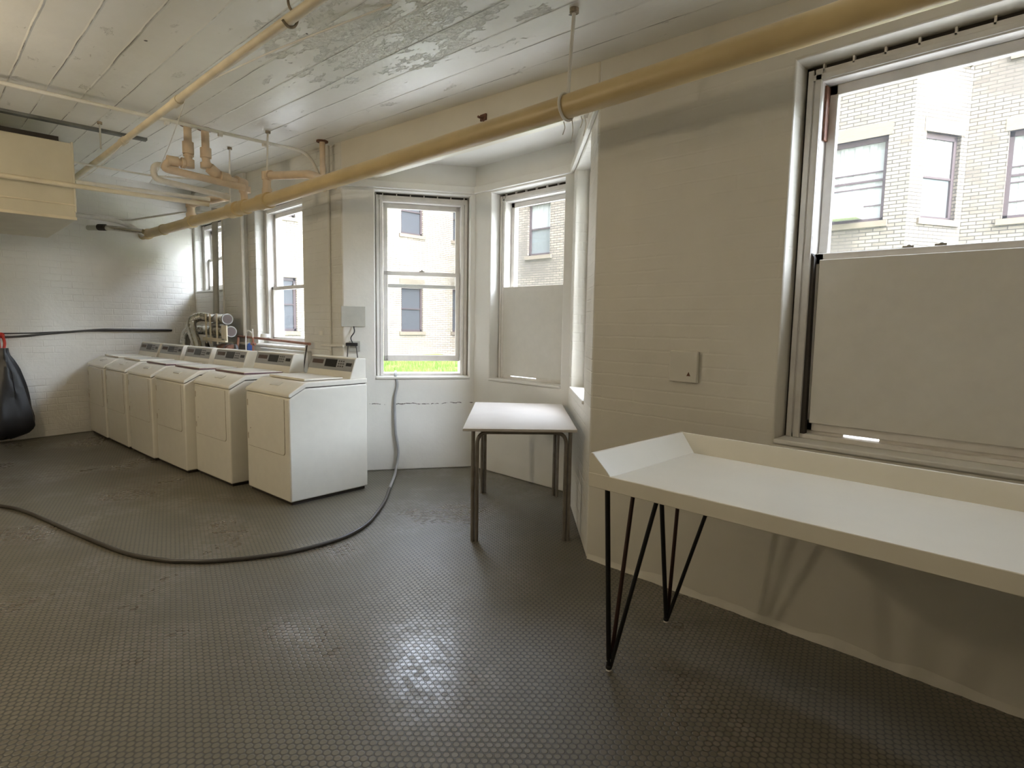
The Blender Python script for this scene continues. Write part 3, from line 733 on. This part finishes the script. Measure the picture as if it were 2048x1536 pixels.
for i, (q0, q1, lab) in enumerate([((-4.0, 1.2, 2.71), (-6.3, 1.55, 2.62), 'loose wire drooping from the overhead pipe joint toward the waste pipes'), ((-5.5, 1.2, 2.75), (-6.9, 1.0, 2.60), 'loose wire hanging near the duct end')]):
    a, c = V(q0), V(q1); b = MB(); b.tube(spline([a, a.lerp(c, .35)+V((0, 0, -.05)), a.lerp(c, .7)+V((0, 0, -.05)), c], 6), .0035, 6)
    tag(b.build('wire', M_WPIPE), lab, 'wire')
b = MB(); b.tube(spline([(-3.95, 1.21, 2.735), (-3.3, 1.40, 2.81), (-2.7, 1.55, 2.83), (-2.45, 1.62, ZC(-2.45)-.004)], 8), .005, 6)
tag(b.build('wire', M_WPIPE), 'thin painted wire running off the overhead pipe along the ceiling cracks', 'wire')
b = MB()
b.tube(spline([(-3.02, 2.715, 2.60+.115), (-3.02, 2.70, 2.70+.03), (-3.02, 2.66, 2.735)], 5), .008, 8); b.box((-3.045, 2.70, 2.72), (-2.99, 2.73, 2.76))
tag(b.build('beam_hook', M_RUST), 'rusty hook fixed on the beam above the drain pipe', 'hook')
for k, (dx, dz) in enumerate(((-.05, -.06), (.0, -.11), (.055, -.05), (.075, -.09))):
    p = MP(-1.84+dx); b = MB(); b.tube(spline([p+V((0, .02, -.054)), p+V((.008, .02, -.054+dz*.5)), p+V((-.004, .02, -.054+dz))], 4), .0022, 6)
    tag(b.build('wire_end', M_WPIPE), 'short loose wire end under the drain pipe ring hanger, ' + ('leftmost of four', 'second from left', 'third from left', 'rightmost of four')[k], 'wire', 'wire ends under the ring hanger')
# dark channel on the ceiling
b = MB(); b.box((-6.30, -3.3, ZC(-6.25)-.022), (-6.235, 1.53, ZC(-6.3)+.01)); tag(b.build('ceiling_channel', simple('dark_channel', (.16, .165, .16), .55, .3, var=.4, scale=5)), 'dark metal channel strip fixed flat on the ceiling above the duct', 'channel')
# hanging duct at the left
t = thing('air_duct', (-7.1, -1.0, 2.21), 'large cream sheet-metal duct hanging from the ceiling at the left', 'duct')
b = MB(); b.box((-7.95, -3.3, 2.21), (-6.32, .985, 2.85)); b.build('duct_body', M_DUCT, t, bevel=.006)
b = MB(); b.box((-6.335, -3.3, 2.33), (-6.309, .985, 2.342)); b.box((-6.335, -3.3, 2.21), (-6.305, .990, 2.235)); b.build('seam', M_PIPE3, t, bevel=.003)
b = MB(); b.box((-6.45, -3.3, 2.85), (-6.36, .90, 2.895)); b.build('shadow_gap', M_DARK, t)  # dark strip painted in for the shadow gap above the duct
b = MB(); b.box((-6.36, .975, 2.28), (-6.315, .992, 2.86)); b.build('corner_angle', M_DUCT, t, bevel=.003)

# ------------------------------------------------------------------ foil exhaust ducts, rack and taps behind the washers
def flex(name, pts, r, label, group=None, mat=M_FOIL):
    P = spline(pts, 14); rad = [r*(1+.035*math.sin(i*1.9)) for i in range(len(P))]
    root = thing(name, P[0], label, 'duct', group=group)
    b = MB(); b.tube(P, r, 18, True, rad); b.build('duct_tube', mat, root)
    return root, P
flex('exhaust_duct', [(-8.02, 2.28, .90), (-8.03, 2.28, 1.10), (-7.98, 2.30, 1.22), (-7.86, 2.38, 1.25), (-7.78, 2.44, 1.25)], .052, 'upright foil exhaust duct bent over into the lower level duct', 'foil exhaust ducts')
flex('exhaust_duct', [(-8.06, 2.40, 1.27), (-8.2, 2.40, 1.22), (-8.36, 2.39, 1.09), (-8.42, 2.38, .92)], .05, 'silver-grey foil duct elbow at the left of the duct cluster', 'foil exhaust ducts')
flex('exhaust_duct', [(-7.42, 2.27, .90), (-7.56, 2.27, 1.10), (-7.70, 2.27, 1.26), (-7.76, 2.30, 1.37), (-7.72, 2.38, 1.41), (-7.62, 2.45, 1.40)], .054, 'leaning foil duct at the right of the duct cluster', 'foil exhaust ducts')
for z, x0, x1, lab in ((1.39, -7.66, -7.05, 'upper level shiny round duct lying level against the wall'), (1.25, -7.80, -6.95, 'lower level shiny round duct lying level against the wall')):
    root = thing('round_duct', ((x0+x1)/2, 2.45, z), lab, 'duct', group='level round ducts')
    b = MB(); b.cyl((x0, 2.45, z), (x1, 2.45, z), .058, 20); b.build('duct_tube', M_FOIL, root)
    for q in (x1-.02, x0+.3):
        b = MB(); b.cyl((q, 2.45, z), (q+.03, 2.45, z), .062, 20); b.build('collar', M_METAL, root)
    b = MB(); b.cyl((x1+.009, 2.45, z), (x1+.013, 2.45, z), .052, 20); b.build('end_cap', M_LABEL, root)  # dark disc standing in for the shaded hollow inside the duct
t = thing('duct_rack', (-7.2, 2.38, 1.10), 'cream metal rack holding the round ducts', 'rack')
b = MB()
for x in (-7.55, -7.40, -7.18):
    b = MB(); b.box((x-.015, 2.375, 1.10), (x+.015, 2.388, 1.45)); b.build('post', M_PIPE3, t, bevel=.003)
b = MB(); b.box((-7.65, 2.37, 1.13), (-6.90, 2.40, 1.17)); b.build('rail', M_PIPE3, t, bevel=.003)
b = MB(); b.box((-7.02, 2.37, 1.15), (-6.86, 2.385, 1.32)); b.build('end_plate', M_PIPE3, t, bevel=.004)
t = thing('motor', (-7.0, 2.42, .9), 'dark rusty motor under the round ducts', 'motor')
b = MB(); b.cyl((-7.22, 2.45, 1.02), (-6.92, 2.45, 1.02), .085, 18); b.box((-7.2, 2.38, .9), (-6.95, 2.52, .95)); b.build('housing', M_RUST, t, bevel=.004)
b = MB(); b.cyl((-6.92, 2.45, 1.02), (-6.88, 2.45, 1.02), .03, 12); b.torus((-6.98, 2.45, 1.02), (1, 0, 0), .088, .008); b.build('end_cap', M_DARK, t)
t = thing('water_tap', (-6.35, 2.45, .98), 'brass tap with a blue valve behind the second washer', 'tap')
b = MB(); b.tube([(-6.35, 2.46, .98), (-6.35, 2.46, 1.20)], .012, 10); b.tube([(-6.35, 2.46, 1.13), (-6.24, 2.44, 1.13)], .011, 10); b.box((-6.375, 2.44, 1.12), (-6.325, 2.48, 1.145)); b.build('tap_body', M_COPPER, t)
b = MB(); b.cyl((-6.43, 2.46, 1.03), (-6.43, 2.46, 1.11), .032, 14); b.sphere((-6.43, 2.46, 1.11), .03); b.build('valve', M_BLUE, t)
b = MB(); b.tube(spline([(-6.35, 2.46, 1.20), (-6.37, 2.45, 1.255), (-6.44, 2.44, 1.265), (-6.49, 2.44, 1.20), (-6.50, 2.44, 1.02)], 6), .006, 8); b.tube([(-6.35, 2.46, 1.19), (-6.335, 2.45, 1.29)], .008, 8); b.build('tube', M_WPIPE, t)
b = MB(); b.cyl((-6.25, 2.55, 1.205), (-6.25, 2.55, 1.24), .05, 18, .045); tag(b.build('cup', M_ACW), 'small white cup sitting on the pipes under the tall far window', 'cup')
for k, (x, lab) in enumerate(((-6.62, 'dark ribbed supply hose left of the blue valve'), (-7.55, 'black supply hose between the foil ducts'))):
    b = MB(); b.tube(spline([(x, 2.42, .93), (x+.02, 2.38, 1.05), (x-.05, 2.4, 1.10), (x-.06, 2.44, .98)], 8), .018, 10); tag(b.build('supply_hose', M_CABLE), lab, 'hose')
b = MB(); b.tube([(-5.40, 2.60, 1.15), (-5.40, 2.56, .93)], .007, 8); tag(b.build('cable', M_CABLE), 'short dark cable hanging between the two nearest consoles', 'cable')
# thin cord looping in front of the tall window
b = MB(); b.tube(spline([(-6.02, 2.9, 1.64), (-6.10, 2.9, 1.46), (-6.22, 2.9, 1.33), (-6.20, 2.9, 1.27), (-6.05, 2.9, 1.29)], 8), .003, 6); tag(b.build('cord', M_GREYBOX), 'thin pale cord looping in front of the tall far window', 'cord')

# ------------------------------------------------------------------ electrical
md, _ = local(DL0, DL1, 1)
t = thing('junction_box', md @ V((.09, -.01, 1.335)), 'blank grey electrical cover on the wall between washers and bay window', 'electrical box')
b = MB(md); b.box((-.015, -.016, 1.338), (.198, -.008, 1.522)); b.build('cover', M_GREYBOX, t, bevel=.003)
b = MB(md); b.box((.01, -.009, 1.345), (.196, .02, 1.515)); b.build('back_box', M_WPIPE, t, bevel=.003)
t = thing('wall_outlet', md @ V((.085, -.02, 1.12)), 'open outlet box with a black plug on the wall under the grey cover', 'outlet')
b = MB(md); b.box((.055, -.035, 1.115), (.15, .02, 1.21)); b.build('outlet_box', M_GREYBOX, t, bevel=.003)
b = MB(md); b.box((.025, -.075, 1.165), (.13, -.03, 1.195)); b.build('plug', M_BLACK, t, bevel=.006)
b = MB(md); b.tube(spline([(.085, -.05, 1.19), (.07, -.05, 1.24), (.10, -.04, 1.29), (.095, -.02, 1.34)], 5), .0055, 8); b.build('cord', M_BLACK, t)
for q in (.045, .115):
    b = MB(md); b.tube([(q, -.055, 1.168), (q-.008 if q < .1 else q+.012, -.06, 1.06)], .005, 8); b.build('lead', M_CABLE, t)
t = thing('wall_plate', (-1.49, 2.72, 1.10), 'square painted cover plate with a small hole on the right wall', 'electrical box')
b = MB(); b.box((-1.568, 2.706, 1.103), (-1.412, 2.73, 1.262)); b.build('plate', M_WALLR, t, bevel=.006)
b = MB(); b.prism([(-1.468, 1.137), (-1.447, 1.137), (-1.457, 1.158)], 2.7045, 2.710, axis=1); b.build('hole', M_RUST, t)
FX = lambda y: -8.9+(2.72-y)*.201
b = MB(); b.tube(spline([(FX(y)+.016, y, z) for y, z in ((-.6, 1.25), (.0, 1.19), (.35, 1.16), (.585, 1.155), (.80, 1.165), (1.0, 1.19), (1.5, 1.235), (1.75, 1.237), (2.35, 1.235))], 8), .012, 8)
b.tube(spline([(FX(y)+.012, y, z) for y, z in ((-.6, 1.27), (.0, 1.21), (.7, 1.195), (1.2, 1.215), (1.5, 1.22), (2.35, 1.222))], 8), .007, 8)
tag(b.build('cable_run', M_CABLE), 'dark cables strung along the brick end wall', 'cable')

# ------------------------------------------------------------------ black bag on the end wall
t = thing('bag', (-8.33, .50, .06), 'black plastic bag hanging from the cables by a red tie at the left edge', 'bag')
b = MB(); N, K = 26, 30
prof = [(0, .045), (.06, .05), (.12, .085), (.22, .13), (.4, .18), (.6, .225), (.78, .265), (.90, .27), (.96, .22), (1, .10)]
def rad(t):
    for (a, ra), (c, rc) in zip(prof, prof[1:]):
        if t <= c: return ra+(rc-ra)*(t-a)/(c-a)
    return prof[-1][1]
rings = []
for i in range(N+1):
    tt = i/N; z = 1.04-tt*.97; R0 = rad(tt); ring = []
    for k in range(K):
        a = 2*math.pi*k/K
        fold = 1+.10*math.sin(5*a+3*tt)*(1-tt*.5)+.06*math.sin(11*a-6*tt)+.03*math.sin(23*a+9*tt)
        ring.append(b.v((-8.325+.045*tt+math.cos(a)*R0*fold*.42, .585-.05*tt+math.sin(a)*R0*fold, z+.012*math.sin(7*a)*tt)))
    rings.append(ring)
for p, q in zip(rings, rings[1:]):
    for k in range(K): b.bm.faces.new((p[k], p[(k+1) % K], q[(k+1) % K], q[k]))
b.bm.faces.new(rings[0]); b.bm.faces.new(rings[-1])
b.build('bag_body', M_BAG, t)
b = MB(); b.tube(spline([(-8.37, .60, 1.03), (-8.38, .61, 1.10), (-8.44, .60, 1.17), (-8.47, .59, 1.18)], 5), .014, 8); b.tube(spline([(-8.37, .57, 1.03), (-8.39, .565, 1.12), (-8.46, .575, 1.175)], 5), .011, 8); b.torus((-8.45, .59, 1.175), (1, .2, 0), .022, .010, 12, 6)
b.build('tie', M_RED, t)

# ------------------------------------------------------------------ hose from the window across the floor
HZ = .0135
up = [(-4.75, 3.17, .915), (-4.68, 3.12, .912), (-4.625, 3.085, .885), (-4.60, 3.085, .80), (-4.60, 3.06, .665), (-4.59, 3.06, .38), (-4.575, 3.08, .19), (-4.56, 3.05, .05)]
fl = [(-4.40, 2.92, HZ), (-4.08, 2.66, HZ), (-3.807, 2.44, HZ), (-3.58, 2.22, HZ), (-3.418, 2.033, HZ), (-3.33, 1.86, HZ), (-3.301, 1.716, HZ), (-3.30, 1.55, HZ), (-3.324, 1.409, HZ), (-3.39, 1.24, HZ), (-3.483, 1.075, HZ), (-3.57, .98, HZ), (-3.668, .894, HZ), (-3.943, .757, HZ), (-4.527, .605, HZ), (-5.2, .449, HZ), (-5.549, .315, HZ), (-6.2, -.1, HZ), (-7.0, -.4, HZ)]
t = thing('hose', (-4.0, 1.5, 0), 'long grey hose hung out of the bay window and curving across the floor', 'hose')
P = spline(up+fl, 8); k = 8*9
b = MB(); b.tube(P[:k+1], .0125, 12); b.build('hose_upper', M_HOSEL, t)
b = MB(); b.tube(P[k:], .0125, 12); b.build('hose_length', M_HOSE, t)

# ------------------------------------------------------------------ ceiling bulbs (outside the picture), the last two added as fill light
for i, (p, e, c) in enumerate(LAMPS):
    p = V(p); side = ['nearest the folding table', 'over the left side of the room', 'behind the viewer, added as fill light', 'over the far left of the room, added as fill light'][i]
    t = thing('ceiling_and_fill_lamp', (p.x, p.y, ZC(p.x)-.01), 'bare bulb in a white ceiling socket ' + side, 'lamp', group='bare ceiling bulbs')
    b = MB(); b.cyl((p.x, p.y, ZC(p.x)), (p.x, p.y, ZC(p.x)-.035), .055, 18, .04); b.cyl((p.x, p.y, ZC(p.x)-.035), (p.x, p.y, p.z+.045), .02, 14); b.build('socket', M_ACW, t)

# ------------------------------------------------------------------ outside: lawn and the apartment building across the court
GZ = .40
b = MB(); n = 60
vs = [[b.v((-16.9+i*.41, 7.26+j*.125, GZ-.12+.5*0+(.05*math.sin(i*1.7+j)*math.sin(j*.9)) - (.06 if j < 6 else 0))) for j in range(46)] for i in range(56)]
for i in range(55):
    for j in range(45): b.bm.faces.new((vs[i][j], vs[i+1][j], vs[i+1][j+1], vs[i][j+1]))
lawn = b.build('lawn', M_GRASS)
b = MB(); b.box((-16.95, 4.2, .1), (5.9, 7.25, .26)); tag(b.build('bounce_path', simple('bounce_paving', (.80, .78, .74), .85)), 'unseen pale paving added outside the bay to bounce daylight indoors', 'path'); tag(lawn, 'bright green lawn outside the bay window', 'lawn', kind='stuff')  # unseen paving added to bounce daylight up onto the ceiling
b = MB(); random.seed(3)
for k in range(16000):
    x = random.uniform(-14.5, -4.8); y = random.uniform(7.3, 12.9)
    if random.random() > 1.1-(-x-4)/20: continue
    h = random.uniform(.05, .14); w = random.uniform(.008, .016); a = random.uniform(0, 6.28); z = GZ-.17
    dx, dy = math.cos(a)*w, math.sin(a)*w; lx, ly = random.uniform(-.05, .05), random.uniform(-.05, .05)
    b.bm.faces.new((b.v((x-dx, y-dy, z)), b.v((x+dx, y+dy, z)), b.v((x+lx, y+ly, z+h+.08))))
gr = b.build('grass_blades', M_GRASS, smooth=False); tag(gr, 'tufts of grass blades standing on the lawn', 'grass', kind='stuff')

bld = thing('apartment_building', (-8, 13.5, GZ-.2), 'cream brick apartment building across the courtyard seen through the windows', 'building')
FZ = [3.46-2.95, 3.46, 3.46+2.93]; WH = 1.57; HB = 8.6
def bwall(A, B, side, wins, zoff=0, top=HB, mat=None):
    m, L = local(A, B, side); holes = []
    mb = MB(m); us = sorted(wins)
    cur = 0
    cols = [(w_[0], w_[1]) for w_ in us]; sty = [w_[2] if len(w_) > 2 else 'h' for w_ in us]
    for a, b_ in cols:
        mb.box((cur, 0, GZ-.2), (a, .35, top)); z = GZ-.2
        for fz in FZ:
            z0, z1 = fz+zoff, fz+zoff+WH
            if z1 > top: continue
            mb.box((a, 0, z), (b_, .35, z0)); z = z1
        mb.box((a, 0, z), (b_, .35, top)); cur = b_
    mb.box((cur, 0, GZ-.2), (L, .35, top))
    mb.build('wall', mat or M_FAC, bld, smooth=False)
    for ci, (a, b_) in enumerate(cols):
        for fi, fz in enumerate(FZ):
            z0, z1 = fz+zoff, fz+zoff+WH
            if z1 > top: continue
            s = MB(m); s.box((a-.08, -.05, z0-.11), (b_+.08, .12, z0)); s.build('window_sill', M_STONE, bld)
            s = MB(m); s.box((a-.06, -.012, z1), (b_+.06, .2, z1+.24)); s.build('lintel', M_STONE, bld)
            fr = MB(m); w = .07
            fr.box((a, .08, z0), (a+w, .16, z1)); fr.box((b_-w, .08, z0), (b_, .16, z1)); fr.box((a, .08, z1-w*1.3), (b_, .16, z1)); fr.box((a, .08, z0), (b_, .16, z0+w)); zm = z0+WH*.5
            fr.box((a, .09, zm-.02), (b_, .14, zm+.02))
            fo = fr.build('window', M_MAUVE, bld)
            st = sty[ci]
            g = MB(m); g.box((a+w, .125, z0+w), (b_-w, .13, z1-w)); g.build('pane', M_DPANE if st == 'd' else M_GGL, fo)
            if st == 'c':
                for q in (.40, .58, .80):
                    g = MB(m); g.box((a+w, .10, z1-WH*q-.012), (b_-w, .115, z1-WH*q+.012)); g.build('sash_bar', M_MAUVE, fo)
            if st != 'd':
                cu = MB(m); zz = z0+w if st == 'c' else zm; nn = 14
                for k in range(nn):
                    u = a+w+(b_-a-2*w)*k/nn; u2 = a+w+(b_-a-2*w)*(k+1)/nn; d = .116+.006*math.sin(k*1.7)
                    cu.box((u, d, zz), (u2, .1245, z1-w*1.3))
                cu.build('curtain', M_CURT, fo)
    return m
P1, P2 = (6.0, 14.2), (-2.13, 14.2)
P3, P4 = (-2.77, 13.0), (-5.6, 13.0)
P5, P6 = (-6.24, 14.2), (-10.0, 14.2)
P7, P8 = (-10.5, 13.0), (-13.1, 13.0)
P9, P10 = (-13.9, 14.3), (-17.0, 14.3)
bwall(P1, P2, -1, [(1.2, 2.1), (6.55, 7.52, 'c')])
bwall(P2, P3, -1, [(.16, 1.03)], zoff=.02)
m3 = bwall(P3, P4, -1, [(.38, 1.42, 'c')])
bwall(P4, P5, -1, [(.25, 1.1)])
bwall(P5, P6, -1, [(1.2, 2.2)])
bwall(P6, P7, -1, [(.25, 1.05)])
bwall(P7, P8, -1, [(1.06, 1.96)], zoff=-.03)
bwall(P8, P9, -1, [(.35, 1.15)])
bwall(P9, P10, -1, [(.9, 1.8)])
FZs = FZ; FZ = [1.08, 4.38]
bwall((6.0, 3.1), (6.0, 14.2), -1, [], top=3.3)  # unseen right wing added to cut side light, kept low for the daylight
bwall((-17.0, 14.3), (-17.0, 2.0), -1, [(1.80, 2.72, 'd'), (.02, .48, 'd'), (4.6, 5.4), (6.4, 7.3, 'd'), (9.0, 9.9)], mat=M_FAC_LIT)
FZ = FZs
b = MB(); b.box((-17.5, 13.9, HB), (6.4, 15, HB+.12)); b.box((5.95, 3, 3.3), (6.45, 13.9, 3.42)); b.box((-17.5, 2, HB), (-16.95, 13.9, HB+.12)); b.build('coping', M_STONE, bld)
# air conditioner in a neighbour window
t = thing('air_conditioner', (-3.75, 12.95, 3.53), 'white window air conditioner in the building across the courtyard', 'air conditioner')
b = MB(); b.box((-4.02, 12.72, 3.53), (-3.52, 13.12, 3.83)); b.build('casing', M_ACW, t, bevel=.01)
b = MB(); b.box((-3.97, 12.705, 3.565), (-3.57, 12.722, 3.80)); b.build('grille', M_ACG, t)
